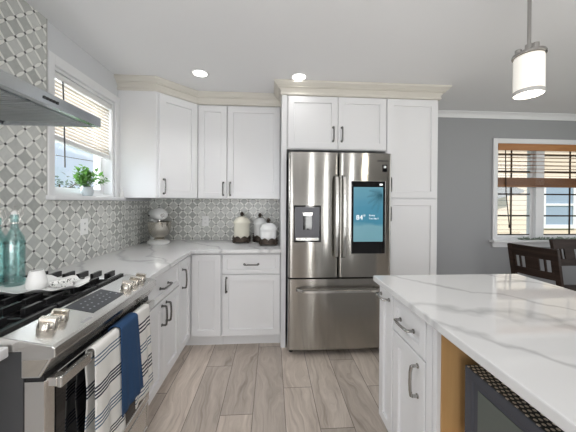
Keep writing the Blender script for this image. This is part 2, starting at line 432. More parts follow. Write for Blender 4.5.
# ---- dining window
w2 = thing('window_2', 'white-cased double window with dark grilles in the dining corner', 'window', (4.8, 0, .9), kind='structure')
b = MB()
for q in ((DX0-.055, DX0, DZ0-.005, DZ1+.06), (DX1, DX1+.055, DZ0-.005, DZ1+.06), (DX0, DX1, DZ1, DZ1+.06)): b.box(q[0], q[1], -.02, 0, q[2], q[3])
b.build('casing', TRIM, w2, bevel=.005, kind='structure')
MB().box(DX0-.085, DX1+.085, -.07, .05, DZ0-.028, DZ0).build('sill', TRIM, w2, bevel=.006, kind='structure')
MB().box(DX0-.055, DX1+.055, -.018, 0, DZ0-.09, DZ0-.028).build('apron', TRIM, w2, bevel=.004, kind='structure')
b = MB()
for q in ((DX0, DX0+.02, DZ0, DZ1), (DX1-.02, DX1, DZ0, DZ1), (DX0+.02, DX1-.02, DZ1-.02, DZ1), (DX0+.02, DX1-.02, DZ0, DZ0+.015)): b.box(q[0], q[1], .0, .155, q[2], q[3])
b.build('jamb', TRIM, w2, bevel=.002, kind='structure')
MB().box(4.625, 4.735, .02, .14, DZ0+.015, DZ1-.02).build('mullion', TRIM, w2, bevel=.004, kind='structure')
for xa, xb in ((DX0+.02, 4.625), (4.735, DX1-.02)):
    b = MB(); t = .034
    for q in ((xa, xa+t, DZ0+.015, DZ1-.02), (xb-t, xb, DZ0+.015, DZ1-.02), (xa+t, xb-t, DZ0+.015, DZ0+.015+t), (xa+t, xb-t, DZ1-.02-t, DZ1-.02)): b.box(q[0], q[1], .06, .095, q[2], q[3])
    s = b.build('sash', TRIM, w2, bevel=.003, kind='structure')
    MB().box(xa+t, xb-t, .074, .078, DZ0+.015+t, DZ1-.02-t).build('pane', PANE, s, kind='structure')
    b = MB(); xm = (xa+xb)/2-.02
    b.box(xm-.009, xm+.009, .066, .073, DZ0+.05, DZ1-.054)
    for z in (1.197, 1.469, 1.752, 1.965): b.box(xa+t, xb-t, .0655, .0735, z-.009, z+.009)
    b.box(xa+t, xb-t, .066, .0735, DZ0+.048, DZ0+.062)
    b.build('grille', DARKWOOD, s, kind='structure')
# wooden blind
wb = thing('window_blind', 'honey wood slatted blind half raised in the dining window', 'blind', (4.8, -.01, 2.06))
MB().box(DX0+.004, DX1-.004, -.022, -.006, 2.0, 2.083).build('valance', ORANGEWOOD, wb, bevel=.004)
b = MB(); z = 1.965
while z > 1.69: b.box(DX0+.012, DX1-.012, .002, .044, z-.0015, z+.0015); z -= .046
b.build('slats', WOODSLAT, wb)
b = MB()
for k in range(9): b.box(DX0+.012, DX1-.012, .0, .046, 1.578+k*.0105, 1.5855+k*.0105)
b.build('stacked_slats', STACKWOOD, wb)
MB().box(DX0+.01, DX1-.01, -.004, .05, 1.555, 1.577).build('bottom_rail', STACKWOOD, wb, bevel=.003)
b = MB(); b.tube([(4.19, -.008, 2.0), (4.20, -.010, 1.5), (4.245, -.012, 1.09)], .005, 8); b.lathe([(.0, 0), (.009, .004), (.010, .03), (.004, .042)], (4.247, -.012, 1.05), 12); b.build('pull_cord', DARKWOOD, wb, smooth=50)

# ------------------------------------------------------------------ outside
MB().box(-40, 40, -40, 40, -.75, -.7).build('ground', mat('lawn', (.16, .22, .08), .9), kind='structure')
m = mat('cream_siding', (.82, .68, .54), .6); g = NG(m); q = g.xyz(g.pos()); fz = g.math('FRACT', g.math('DIVIDE', q[2], .125))
g.color(g.mix(g.math('LESS_THAN', fz, .14), (.84, .70, .57), (.40, .31, .25))); g.bump(fz, .6, .02)
nb = thing('neighbor_house', 'cream clapboard house seen through the dining window', 'house', (9, 3.2, -.7))
b = MB(); b.box(4.5, 16, 3.2, 9, -.7, 4.2); b.build('wall', m, nb)
b = MB(); b.prism([(3.0, 4.2), (9.2, 4.2), (6.1, 6.2)], 'x', 4.3, 16.2); b.build('roof', mat('shingle', (.12, .12, .13), .8), nb)
b = MB()
for q in ((8.2, 8.3, .72, 2.0), (9.05, 9.15, .72, 2.0), (8.3, 9.05, .72, .82), (8.3, 9.05, 1.9, 2.0), (8.3, 9.05, 1.30, 1.36)): b.box(q[0], q[1], 3.14, 3.2, q[2], q[3])
nw = b.build('window', TRIM, nb, bevel=.004)
MB().box(8.3, 9.05, 3.17, 3.19, .82, 1.9).build('pane', mat('bluish_glass', (.32, .40, .50), .08), nw)
MB().box(6.55, 6.65, 3.13, 3.2, -.7, 1.35).build('downspout', TRIM, nb, bevel=.01)
b = MB(); b.loft([[(6.45, y, 1.42), (7.3, y, 1.62), (7.3, y, 1.68), (6.45, y, 1.92)] for y in (2.75, 3.2)]); b.build('awning', mat('grey_canvas', (.30, .30, .31), .7), nb)

def leaf_faces(b, c, d, up, L, wd):
    d = d.normalized(); s = d.cross(up)
    if s.length < .01: s = d.cross(Vector((1, 0, 0)))
    s.normalize(); n = s.cross(d)
    p0, p1 = c, c+d*L; m1 = c+d*L*.42
    v = [b.v(p0), b.v(m1+s*wd+n*wd*.35), b.v(p1), b.v(m1-s*wd+n*wd*.35), b.v(m1)]
    b.bm.faces.new((v[0], v[1], v[4])); b.bm.faces.new((v[1], v[2], v[4])); b.bm.faces.new((v[2], v[3], v[4])); b.bm.faces.new((v[3], v[0], v[4]))
def tree(loc, r, h, lab, seed):
    rd = random.Random(seed)
    t = thing('tree', lab, 'tree', loc)
    b = MB(); b.tube([(loc[0], loc[1], loc[2]), (loc[0]+.05, loc[1], loc[2]+h*.55), (loc[0], loc[1]+.05, loc[2]+h*.9)], 0, 8, [.13, .09, .02])
    for k in range(9):
        a = rd.uniform(0, 6.3); z = loc[2]+h*rd.uniform(.45, .85)
        b.tube([(loc[0]+.03, loc[1], z), (loc[0]+math.cos(a)*r*.8, loc[1]+math.sin(a)*r*.8, z+r*.5)], 0, 6, [.035, .008])
    b.build('trunk', BARK, t, smooth=60)
    b = MB()
    for k in range(420):
        p = Vector((rd.gauss(0, 1), rd.gauss(0, 1), rd.gauss(0, 1))).normalized()*rd.uniform(.45, 1)
        c = Vector(loc)+Vector((p.x*r, p.y*r, h*.72+p.z*h*.30))
        leaf_faces(b, c, Vector((rd.uniform(-1, 1), rd.uniform(-1, 1), rd.uniform(-.6, .5))), Vector((0, 0, 1)), .20, .055)
    b.build('foliage', TREELEAF, t)
tree((-6.2, 6.6, -.7), 1.05, 2.95, 'hazy tree outside the counter window, nearer the range hood', 3)
tree((-8.5, 11.6, -.7), 1.3, 2.9, 'low tree beyond the potted plant outside the counter window', 5)
b = MB(); b.tube([(-9+k*.9, 4.5+k*.95, 3.25-.085*k+.006*(k-4)**2) for k in range(9)], .013, 6); tag(b.build('utility_wire', DARKGREY), 'dark overhead wire crossing the sky outside the counter window', 'wire')

# ------------------------------------------------------------------ cabinets
def base_cabinet(name, label, M, w, depth, fronts, toe=True, group=None, loc=None):
    """M: local frame, u along the width, n outward with n=0 on the carcass face, z up"""
    t = thing(name, label, 'cabinet', M @ Vector((w/2, -depth/2, 0)), group)
    MB(M).box(0, w, -depth, 0, .115, .884).build('carcass', CAB, t, bevel=.0015)
    if toe: MB(M).box(0, w, -depth, -.062, 0, .115).build('toe_kick', CAB, t)
    for kind, u, ww, z, h, pl in fronts:
        rail = .058 if kind == 'door' else .04
        d = MB(M).shaker(u, ww, z, h, rail=min(rail, ww*.3)).build(kind, CAB, t)
        if pl: pull(d, M, pl[0], pl[1], .02 if pl[3:] == () else .02, pl[2])
    return t
FX = .59      # carcass face of the side run
ML = frame((FX, -1.488, 0), (0, 1, 0), (1, 0, 0))
base_cabinet('base_cabinet', 'white base cabinet between range and corner with wide drawer over two doors', ML, .598, .59+.02, [
    ('drawer', .004, .590, .690, .178, (.297, .775, False)),
    ('door', .004, .293, .118, .564, (.262, .585, True)),
    ('door', .301, .293, .118, .564, (.334, .585, True))])
# corner unit: L-shaped carcass with a folding pair of doors
t = thing('corner_base_cabinet', 'white corner base cabinet with a folding pair of narrow doors', 'cabinet', (.3, -.4, 0))
b = MB(); b.prism([(W+.01, -.888), (FX, -.888), (FX, -.59), (.886, -.59), (.886, -.012), (W+.01, -.012)], 'z', .115, .884); b.build('carcass', CAB, t, bevel=.0015)
b = MB(); b.prism([(W+.01, -.888), (FX-.06, -.888), (FX-.06, -.53), (.886, -.53), (.886, -.012), (W+.01, -.012)], 'z', 0, .115); b.build('toe_kick', CAB, t)
MC = frame((FX, -.885, 0), (0, 1, 0), (1, 0, 0)); d = MB(MC).shaker(.002, .268, .118, .750, rail=.055).build('door', CAB, t)
pull(d, MC, .055, .715, .02, True, .15)
MD = frame((FX+.022, -.59, 0), (1, 0, 0), (0, -1, 0)); MB(MD).shaker(.004, .262, .118, .750, rail=.058).build('door', CAB, t)
ME = frame((.888, -.59, 0), (1, 0, 0), (0, -1, 0))
base_cabinet('base_cabinet', 'white base cabinet beside the fridge with one drawer over one door', ME, .538, .578, [
    ('drawer', .004, .528, .688, .180, (.268, .778, False)),
    ('door', .004, .528, .118, .562, (.042, .59, True))])
# countertops
b = MB()
b.prism([(W+.008, -1.492), (.643, -1.492), (.628, -.665), (.665, -.645), (1.427, -.645), (1.427, -.008), (W+.008, -.008)], 'z', .885, .917)
tag(b.build('countertop', QUARTZ, bevel=.004), 'L-shaped white quartz countertop running from the range to the fridge', 'countertop')
b = MB(); b.box(W+.008, .566, -3.0, -2.182, .885, .917)
tag(b.build('countertop', QUARTZ, bevel=.004), 'short white quartz countertop on the near side of the range', 'countertop')
MN = frame((.455, -3.0, 0), (0, 1, 0), (1, 0, 0))
base_cabinet('base_cabinet', 'white base cabinet on the near side of the range', MN, .812, .47, [('drawer', .004, .804, .69, .178, (.4, .778, False)), ('door', .004, .400, .118, .564, (.36, .585, True)), ('door', .408, .400, .118, .564, (.45, .585, True))])

# upper corner cabinet (angled door) and two wall cabinets
UZ, UT = 1.382, 2.36
pA, pB = (.300, -.612), (.584, -.328)
t = thing('corner_wall_cabinet', 'white corner wall cabinet with one angled door next to the window', 'cabinet', (.25, -.3, UZ))
b = MB(); b.prism([(W+.002, -.002), (W+.002, pA[1]), pA, pB, (pB[0], -.002)], 'z', UZ, UT); b.build('carcass', CAB, t, bevel=.0015)
dv = Vector((pB[0]-pA[0], pB[1]-pA[1], 0)); dl = dv.length; U = dv/dl; N = Vector((U.y, -U.x, 0))
MK = frame((pA[0], pA[1], 0), U, N)
d = MB(MK).shaker(.022, dl-.030, UZ+.004, .935, rail=.062).build('door', CAB, t)
pull(d, MK, .062, UZ+.105, .02, True)
MU = frame((.588, -.312, 0), (1, 0, 0), (0, -1, 0))
def wall_cabinet(label, M, w, depth, z0, z1, doors):
    t = thing('wall_cabinet', label, 'cabinet', M @ Vector((w/2, -depth/2, z0)))
    MB(M).box(0, w, -depth, 0, z0, z1).build('carcass', CAB, t, bevel=.0015)
    for u, ww, za, h, pu, pz in doors:
        d = MB(M).shaker(u, ww, za, h, rail=.058).build('door', CAB, t)
        pull(d, M, pu, pz, .02, True)
    return t
wall_cabinet('narrow white single-door wall cabinet beside the corner cabinet', MU, .2925, .31, UZ, UT, [(.004, .286, UZ+.002, .938, .258, UZ+.10)])
MU2 = frame((.882, -.312, 0), (1, 0, 0), (0, -1, 0))
wall_cabinet('wide white single-door wall cabinet touching the fridge surround', MU2, .543, .31, UZ, UT, [(.004, .532, UZ+.002, .938, .034, UZ+.10)])
# fridge surround
tag(MB().box(1.428, 1.474, -.615, -.002, 0, 2.36).build('fridge_side_panel', CAB, bevel=.002), 'tall white side panel standing between counter and fridge', 'panel')
MF = frame((1.476, -.595, 0), (1, 0, 0), (0, -1, 0))
wall_cabinet('white two-door cabinet above the fridge', MF, .943, .59, 1.842, 2.36, [(.010, .466, 1.848, .487, .432, 1.985), (.481, .458, 1.848, .487, .514, 1.985)])
MP = frame((2.421, -.595, 0), (1, 0, 0), (0, -1, 0))
t = thing('pantry_cabinet', 'tall white pantry cabinet to the right of the fridge', 'cabinet', (2.68, -.3, 0))
MB(MP).box(0, .517, -.592, 0, .115, 2.36).build('carcass', CAB, t, bevel=.0015)
MB(MP).box(0, .517, -.592, -.06, 0, .115).build('toe_kick', CAB, t)
d = MB(MP).shaker(.006, .498, 1.397, .938, rail=.062).build('door', CAB, t); pull(d, MP, .036, 1.52, .02, True)
d = MB(MP).shaker(.006, .498, .12, 1.268, rail=.062).build('door', CAB, t); pull(d, MP, .036, 1.245, .02, True)
# cabinet crown mouldings
def crown_sweep(name, path, z0, d, h):
    """path: xy points on the cabinet faces with per-point outward mitre vectors"""
    prof = [(-.012, 0), (.005, 0), (.012, h*.06), (.012, h*.20), (.004, h*.24), (.010, h*.34), (d*.34, h*.50), (d*.58, h*.56), (d*.52, h*.62), (d*.74, h*.70), (d*.92, h*.82), (d, h*.84), (d, h), (-.012, h)]
    b = MB(); rings = []
    for (x, y), (mx, my) in path: rings.append([(x+mx*p, y+my*p, z0+q) for p, q in prof])
    b.loft(rings); return b.build(name, CREAM, kind='structure', smooth=25)
k = math.tan(R(22.5)); s2 = math.sqrt(.5)
crown_sweep('trim_5', [((W, pA[1]), (0, -1)), (pA, (k, -1)), (pB, (1, -k)) if False else (pB, (k, -1)), ((1.44, -.328), (0, -1))], 2.335, .055, H-2.336)
crown_sweep('trim_6', [((1.428, -.25), (-1, 0)), ((1.428, -.615), (-1, -1)), ((2.938, -.615), (1, -1)), ((2.938, 0), (1, 0))], 2.338, .072, H-2.339)

# ------------------------------------------------------------------ island
IX = 1.945
MI = frame((1.992, -1.527, 0), (0, -1, 0), (-1, 0, 0))
base_cabinet('base_cabinet', 'narrow white pull-out cabinet at the far end of the island', MI, .165, .62, [('door', .003, .160, .118, .750, None)])
isl_a = [o for o in bpy.data.objects if o.name.startswith('door')][-1]
pull(isl_a, MI, .080, .830, .02, False, .10, PULL2)
MI2 = frame((1.992, -1.694, 0), (0, -1, 0), (-1, 0, 0))
t = base_cabinet('base_cabinet', 'white island cabinet with one drawer over one door beside the microwave', MI2, .288, .62, [('drawer', .004, .280, .700, .168, None), ('door', .004, .280, .118, .574, None)])
for c in [o for o in bpy.data.objects if o.parent is t]:
    if c.name.startswith('drawer'): pull(c, MI2, .144, .782, .02, False, .115, PULL2)
    if c.name.startswith('door'): pull(c, MI2, .235, .585, .02, True, .13, PULL2)
# microwave cabinet: open plywood box
t = thing('microwave_cabinet', 'open-fronted white island cabinet lined in plywood holding the microwave', 'cabinet', (2.3, -2.4, 0))
y0, y1 = -1.984, -2.80
b = MB()
b.box(1.985, 2.612, y0-.018, y0, 0.0, .884); b.box(1.985, 2.612, y1, y1+.018, 0, .884); b.box(2.594, 2.612, y1+.018, y0-.018, 0, .884)
b.box(1.985, 2.594, y1+.018, y0-.018, .10, .118)
b.build('carcass', CAB, t, bevel=.0015)
for q in ((-2.024, y0-.002), (-2.054, -2.030), (y1, y1+.04)): MB().box(1.972, 1.990, *q, .06, .884).build('stile', CAB, t, bevel=.002)
b = MB(); b.box(1.990, 2.590, -2.058, -2.046, .475, .884); b.box(1.990, 2.590, y1+.022, y1+.034, .475, .884); b.box(2.578, 2.590, y1+.034, -2.058, .475, .884)
b.box(1.990, 2.590, y1+.022, -2.046, .460, .475)
b.build('plywood_lining', PLY, t)
MB(frame((1.992, -2.046, 0), (0, -1, 0), (-1, 0, 0))).shaker(.004, .72, .118, .335).build('door', CAB, t)
b = MB(); b.prism([(IX, -1.497), (2.852, -1.497), (2.852, -2.93), (IX-.012, -2.93)], 'z', .885, .917)
tag(b.build('countertop', QUARTZ, bevel=.004), 'long white veined quartz island top above the microwave', 'countertop')
tag(MB().box(2.616, 2.634, -2.80, -1.527, 0, .884).build('island_back_panel', CAB, bevel=.002), 'white panel closing the dining side of the island', 'panel')

# microwave
mw = thing('microwave_oven', 'black countertop microwave with perforated top inside the open island cabinet', 'microwave', (2.25, -2.42, .475))
mx0, my0, my1, mz0, mz1 = 2.035, -2.116, -2.64, .492, .770
PERF = mat('perforated_black_steel', (.03, .03, .03), .4); g = NG(PERF); q = g.xyz(g.pos())
r2 = g.math('FRACT', g.math('DIVIDE', q[1], .015)); row = g.math('FLOOR', g.math('DIVIDE', q[1], .015))
c2 = g.math('FRACT', g.math('ADD', g.math('DIVIDE', q[0], .015), g.math('MULTIPLY', row, .5)))
dd = g.math('ADD', g.math('POWER', g.math('SUBTRACT', r2, .5), 2), g.math('POWER', g.math('SUBTRACT', c2, .5), 2))
g.color(g.mix(g.math('LESS_THAN', dd, .10), (.012, .012, .012), (.66, .60, .50)))
MB().box(mx0+.03, mx0+.40, my1, my0, mz0, mz1-.002).build('housing', DARKGREY, mw, bevel=.004)
MB().box(mx0+.003, mx0+.40, my1+.004, my0-.004, mz1-.001, mz1+.0015).build('perforated_top', PERF, mw)
b = MB(frame((mx0+.03, my0, 0), (0, -1, 0), (-1, 0, 0)))
wd_, hd_ = .40, mz1-mz0
b.shaker(0, wd_, mz0, hd_, .03, .032, .006, .006)
d = b.build('door', mat('dark_blue_grey_gloss', (.05, .055, .07), .22), mw)
MB(frame((mx0+.03, my0, 0), (0, -1, 0), (-1, 0, 0))).box(.055, wd_-.055, .0245, .0262, mz0+.052, mz1-.052).build('door_window', mat('greenish_oven_glass', (.10, .115, .105), .06), d)
b = MB(frame((mx0+.03, my0, 0), (0, -1, 0), (-1, 0, 0))); b.box(wd_+.002, my0-my1, 0, .03, mz0, mz1); b.build('control_panel', GLASSBLK, mw, bevel=.003)
b = MB()
for xx in (2.09, 2.40):
    for yy in (-2.17, -2.60): MB().lathe([(.014, 0), (.014, .017)], (xx, yy, .475), 12).build('foot', BLACK, mw)

# ------------------------------------------------------------------ refrigerator
fr = thing('refrigerator', 'stainless french-door refrigerator with a touch screen and bottom freezer', 'refrigerator', (1.94, -.42, 0))
fx0, fx1, fy = 1.486, 2.404, -.767
MB().box(fx0+.004, fx1-.004, -.70, -.06, .03, 1.765).build('body', DARKGREY, fr, bevel=.004)
def door_poly(xa, xb, yf, yb, r=.022, bulge=.006, nn=14):
    pts = [(xa, yb)]
    for k in range(7):
        t = math.pi/2*k/6; pts.append((xa+r-r*math.cos(t), yf+r-r*math.sin(t)))
    for k in range(1, nn):
        s = k/nn; pts.append((xa+r+(xb-xa-2*r)*s, yf-bulge*(1-(2*s-1)**2)))
    for k in range(7):
        t = math.pi/2*k/6; pts.append((xb-r+r*math.sin(t), yf+r-r*math.cos(t)))
    pts.append((xb, yb)); return pts
sx = 1.926
dl_ = MB().prism(door_poly(fx0, sx-.004, fy, -.705), 'z', .694, 1.786).build('left_door', FRIDGE, fr, smooth=30)
dr_ = MB().prism(door_poly(sx+.004, fx1, fy, -.705), 'z', .694, 1.786).build('right_door', FRIDGE, fr, smooth=30)
fz_ = MB().prism(door_poly(fx0, fx1, fy, -.705, bulge=.007), 'z', .062, .680).build('freezer_drawer', FRIDGE, fr, smooth=30)
for dd_, hx in ((dl_, sx-.030), (dr_, sx+.036)):
    b = MB(); zs = [.865, .885, .96, 1.22, 1.50, 1.57, 1.59]; yo = [-.765, -.812, -.826, -.832, -.826, -.812, -.765]
    b.loft([[(hx-.013, y, z), (hx-.011, y-.012, z), (hx+.011, y-.012, z), (hx+.013, y, z)] for y, z in zip(yo, zs)])
    b.build('handle', STEEL, dd_, smooth=50)
b = MB(); n_ = 12
rings = []
for k in range(n_+1):
    s = k/n_; x = 1.555+.75*s; yo = -.775-.050*min(1, (1-abs(2*s-1))*9)-.010*(1-(2*s-1)**2)
    rings.append([(x, yo, .578), (x, yo-.013, .582), (x, yo-.013, .600), (x, yo, .604)])
b.loft(rings); b.build('handle', STEEL, fz_, smooth=50)
# dispenser
dx0, dx1, dz0, dz1 = 1.529, 1.768, 1.004, 1.322
yd = fy-.009
DISP = mat('dispenser_dark', (.10, .10, .115), .3)
ds = thing_part = MB()
b = ds
ring = lambda d, y: [(dx0+d, y, dz0+d), (dx1-d, y, dz0+d), (dx1-d, y, dz1-d), (dx0+d, y, dz1-d)]
b.loft([ring(0, -.752), ring(0, yd-.006), ring(.010, yd-.006), ring(.014, -.756)])
dsp = b.build('dispenser', GLASSBLK, dl_, bevel=.001)
MB().box(dx0+.013, dx1-.013, -.7775, -.752, dz0+.013, dz1-.013).build('dispenser_recess', DISP, dsp)
b = MB(); b.box(1.612, 1.690, -.7805, -.7772, 1.112, 1.235); b.build('dispenser_paddle', GLASSBLK, dsp, bevel=.002)
b = MB(); b.prism([(1.605, 1.262), (1.697, 1.262), (1.690, 1.232), (1.612, 1.232)], 'y', -.786, -.776); b.build('water_outlet', STEEL, dsp, bevel=.002)
b = MB(); b.box(dx0+.02, dx1-.02, -.783, -.776, dz0+.014, dz0+.040); b.build('drip_tray', STEEL, dsp, bevel=.002)
# screen
scx0, scx1, scz0, scz1 = 2.036, 2.338, .902, 1.538
MB().box(scx0-.0035, scx1+.0035, -.7805, -.765, scz0-.0035, scz1+.0035).build('screen_rim', STEEL, dr_, bevel=.002)
MB().box(scx0, scx1, -.7825, -.78, scz0, scz1).build('screen_bezel', GLASSBLK, dr_, bevel=.001)
scm = mat('screen_image', (.1, .4, .6), .15); g = NG(scm); q = g.xyz(g.pos())
tz = g.math('ADD', g.math('DIVIDE', g.math('SUBTRACT', q[2], 1.006), .48), 0)
wv = g.noise(g.vec(g.math('MULTIPLY', q[0], 5), 0, g.math('MULTIPLY', q[2], 16)), 1, 3)
tz2 = g.math('ADD', tz, g.math('MULTIPLY', g.math('SUBTRACT', wv, .5), .22))
cc = g.ramp(tz2, [(.0, (.30, .62, .70)), (.28, (.33, .66, .76)), (.36, (.10, .42, .60)), (.62, (.12, .46, .66)), (1.0, (.25, .60, .74))])
g.put(g.b.inputs['Emission Color'], cc); g.b.inputs['Emission Strength'].default_value = .55; g.color((.02, .05, .07))
screen = MB().box(2.054, 2.317, -.7835, -.7824, 1.008, 1.486).build('screen', scm, dr_)
# palm fronds on the screen picture
b = MB()
def frond(cx, cz, ang, L):
    p = Vector((cx, cz)); d = Vector((math.cos(ang), math.sin(ang))); n = Vector((-d.y, d.x))
    for k in range(12):
        s = k/11; q0 = p+d*L*s+Vector((0, -.03*s*s)); wl = .032*(1-s)+.010
        for sg in (-1, 1):
            tip = q0+d*wl*.9+n*sg*wl
            a = [q0, q0+d*.006, tip]
            a = [(min(2.316, max(2.055, w_.x)), min(1.485, w_.y)) for w_ in a]
            try: b.face([(w_[0], -.7838, w_[1]) for w_ in a])
            except ValueError: pass
for an in (150, 175, 200, 225, 250): frond(2.310, 1.42, R(an), .125)
b.build('palm_picture', emis('dark_palm_leaf', (.02, .10, .14), .5), screen)
def text(body, name, size, loc, m, parent, rot=(R(90), 0, 0), ext=.0003, align='LEFT'):
    c = bpy.data.curves.new(name, 'FONT'); c.body = body; c.size = size; c.extrude = ext; c.offset = -size*.010; c.align_x = align
    q = bpy.data.objects.new(name, c); me = bpy.data.meshes.new_from_object(q); bpy.data.objects.remove(q); me.name = name
    o = bpy.data.objects.new(name, me); COL.objects.link(o); me.materials.clear(); me.materials.append(m); o.parent = parent
    o.location = Vector(loc)-ORG.get(parent.name, Vector((0, 0, 0))); o.rotation_euler = rot
    return o
SCRT = emis('screen_text', (.9, .95, .97), .9)
text('84°', 'temperature_reading', .062, (2.076, -.7842, 1.20), SCRT, screen)
text('Sunny', 'weather_note', .022, (2.192, -.7842, 1.232), SCRT, screen)
text('Tue, Sep 5', 'date_note', .020, (2.192, -.7842, 1.205), SCRT, screen)
b = MB(); b.box(2.285, 2.312, -.7834, -.7824, 1.502, 1.516); b.build('status_icon', SCRT, dr_)
text('SAMSUNG', 'brand_lettering', .022, (2.268, -.7745, 1.712), DARKGREY, dr_, ext=.0006)
MB().box(2.316, 2.356, -.7745, -.766, 1.624, 1.686).build('badge', GLASSBLK, dr_, bevel=.001)
b = MB(); b.box(2.325, 2.347, -.7752, -.7744, 1.655, 1.676); b.build('badge_mark', PLASTIC, dr_)
b = MB()
for xx in (fx0+.035, fx1-.035):
    for yy in (-.67, -.12): MB().lathe([(.020, 0), (.020, .012), (.013, .012), (.013, .034)], (xx, yy, 0), 12).build('foot', BLACK, fr)
MB().box(fx0+.02, fx1-.02, -.70, -.68, .034, .062).build('kick_grille', BLACK, fr)
for xx in (fx0+.01, fx1-.09): MB().box(xx, xx+.08, -.70, -.60, 1.766, 1.802).build('hinge_cover', DARKGREY, fr, bevel=.004)

# ------------------------------------------------------------------ range
rg = thing('gas_range', 'stainless slide-in gas range under the hood with towels on its handle', 'range', (.35, -1.84, 0))
ry0, ry1 = -2.172, -1.498
MB().box(W+.012, .595, ry0, ry1, .04, .905).build('body', DARKGREY, rg, bevel=.002)
b = MB(); b.prism([(W+.012, .895), (.54, .895), (.54, .914), (W+.012, .914)], 'y', ry0-.004, ry1+.002); b.build('cooktop', BLACK, rg, bevel=.004)
prof = [(.525, .895), (.525, .938), (.540, .940), (.682, .910), (.691, .904), (.692, .876), (.682, .872), (.648, .815), (.595, .815), (.595, .895)]
cp = MB().prism(prof, 'y', ry0-.006, ry1+.004).build('control_panel', STEEL, rg, bevel=.0025)
MB().prism([(.600, .821), (.643, .821), (.672, .869), (.600, .869)], 'y', ry0-.0075, ry0-.0055).build('end_cap', BRASSY, cp)
# control glass on the sloping top
sl = (.910-.940)/(.682-.540)
def on_panel(x, y, up=.0): return (x, y, .940+sl*(x-.540)+up)
b = MB(); qa = [(.548, -1.955), (.655, -1.955), (.655, -1.745), (.548, -1.745)]
b.loft([[on_panel(x, y, -.002) for x, y in qa], [on_panel(x, y, .0012) for x, y in qa]]); tg = b.build('touch_display', mat('dark_touch_glass', (.022, .024, .03), .3), cp)
PRINT = mat('grey_print', (.30, .32, .35), .4)
for i in range(3):
    for j in range(8):
        if (i*5+j*3) % 7 == 0: continue
        x = .572+i*.026; y = -1.935+j*.0245
        q = [(x, y), (x+.006, y), (x+.006, y+.007), (x, y+.007)]
        MB().loft([[on_panel(a, c, .0010) for a, c in q], [on_panel(a, c, .0016) for a, c in q]]).build('touch_mark', PRINT, tg)
b = MB(); b.loft([[on_panel(x, y, -.001) for x, y in ((.66, -2.03), (.672, -2.03), (.672, -1.985), (.66, -1.985))], [on_panel(x, y, .0006) for x, y in ((.66, -2.03), (.672, -2.03), (.672, -1.985), (.66, -1.985))]]); b.build('printed_mark', mat('steel_print', (.30, .30, .30), .4), cp)
# knobs
tilt = Matrix.Rotation(-math.atan(sl), 4, 'Y')
def knob(x, y, ang):
    M = Matrix.Translation(Vector(on_panel(x, y))) @ Matrix.Rotation(math.atan(-sl), 4, 'Y') @ Matrix.Rotation(ang, 4, 'Z')
    b = MB(M); b.lathe([(.027, 0), (.0275, .004), (.0255, .008), (.0240, .021), (.0215, .024)], seg=24)
    b.loft([[(-.0235, -.0115, .010), (.0235, -.0115, .010), (.0235, .0115, .010), (-.0235, .0115, .010)], [(-.0235, -.0085, .035), (.0235, -.0085, .035), (.0235, .0085, .035), (-.0235, .0085, .035)]])
    b.build('knob', BRASSY, cp, smooth=35, bevel=.001)
for x, y, a in ((.598, -2.092, .25), (.592, -2.036, .25), (.628, -1.676, .15), (.628, -1.610, .15), (.628, -1.548, .15)): knob(x, y, a)
# oven door
b = MB(frame((.598, ry0, 0), (0, 1, 0), (1, 0, 0))); wdt = ry1-ry0
b.shaker(.002, wdt-.004, .235, .563, .058, .035, .003, .002)
od = b.build('oven_door', STEEL, rg)
MB().box(.650, .6575, ry0+.040, ry1-.040, .285, .7965).build('door_glass', GLASSBLK, od)
b = MB(frame((.598, ry0, 0), (0, 1, 0), (1, 0, 0))); b.shaker(.002, wdt-.004, .075, .150, .055, .012, .004, .003); b.build('warming_drawer', STEEL, rg)
MB().box(.52, .592, ry0+.01, ry1-.01, 0, .075).build('plinth', BLACK, rg)
MB().box(.596, .650, ry0+.004, ry1-.004, .798, .815).build('vent_gap', BLACK, rg)
b = MB(); hy0, hy1 = -2.163, -1.530; HX, HZ = .690, .790
b.loft([[(HX-.006, y, HZ-.017), (HX+.009, y, HZ-.018), (HX+.009, y, HZ+.018), (HX-.006, y, HZ+.017)] for y in (hy0, hy1)])
hd = b.build('handle', STEEL, od, bevel=.004)
for y in (hy0+.018, hy1-.018): MB().box(.652, HX-.004, y-.017, y+.017, HZ-.014, HZ+.014).build('handle_post', CHROME, hd, bevel=.003)
# burners
for (x, y, r) in ((.15, -1.62, .038), (.42, -1.62, .045), (.28, -1.835, .055), (.15, -2.06, .038), (.42, -2.06, .05)):
    b = MB(); b.lathe([(r*1.25, 0), (r*1.25, .006), (r, .008), (r, .016), (r*.92, .020), (0, .021)], (x, y, .914), 24); b.build('burner', IRON, rg, smooth=40)
# grates: each one lifts off
def grate(label, ya, yb, far=False):
    t = thing('burner_grate', label, 'grate', (.29, (ya+yb)/2, .914), 'cast iron burner grates on the range')
    xs = (.035, .512); z0, z1 = .932, .949; w = .0095
    b = MB()
    for x in xs: b.box(x-w, x+w, ya, yb, z0, z1)
    for y in ((ya,) if far else (ya, yb)): b.box(xs[0]-w*.5, xs[1]+w*.5, y-w*.8 if y == yb else y, y if y == yb else y+w*.8, z0, z1)
    for x in xs:
        for y in (ya+.008, yb-.008): b.box(x-w, x+w, y-.008, y+.008, .914, z0)
    b.build('frame', IRON, t, bevel=.002)
    b = MB(); ym = (ya+yb)/2
    for k in range(6):
        x = (.120+k*.070) if far else (.085+k*.076)
        b.box(x-.008, x+.008, ya+.003, ym-.030, z0+.006, z1+.018); b.box(x-.008, x+.008, ym+.030, yb-.003, z0+.006, z1+.018)
    b.box(xs[0]+.005, xs[1]-.005, ym-.005, ym+.005, z0, z1-.003)
    b.build('fingers', IRON, t, bevel=.0018)
    return t
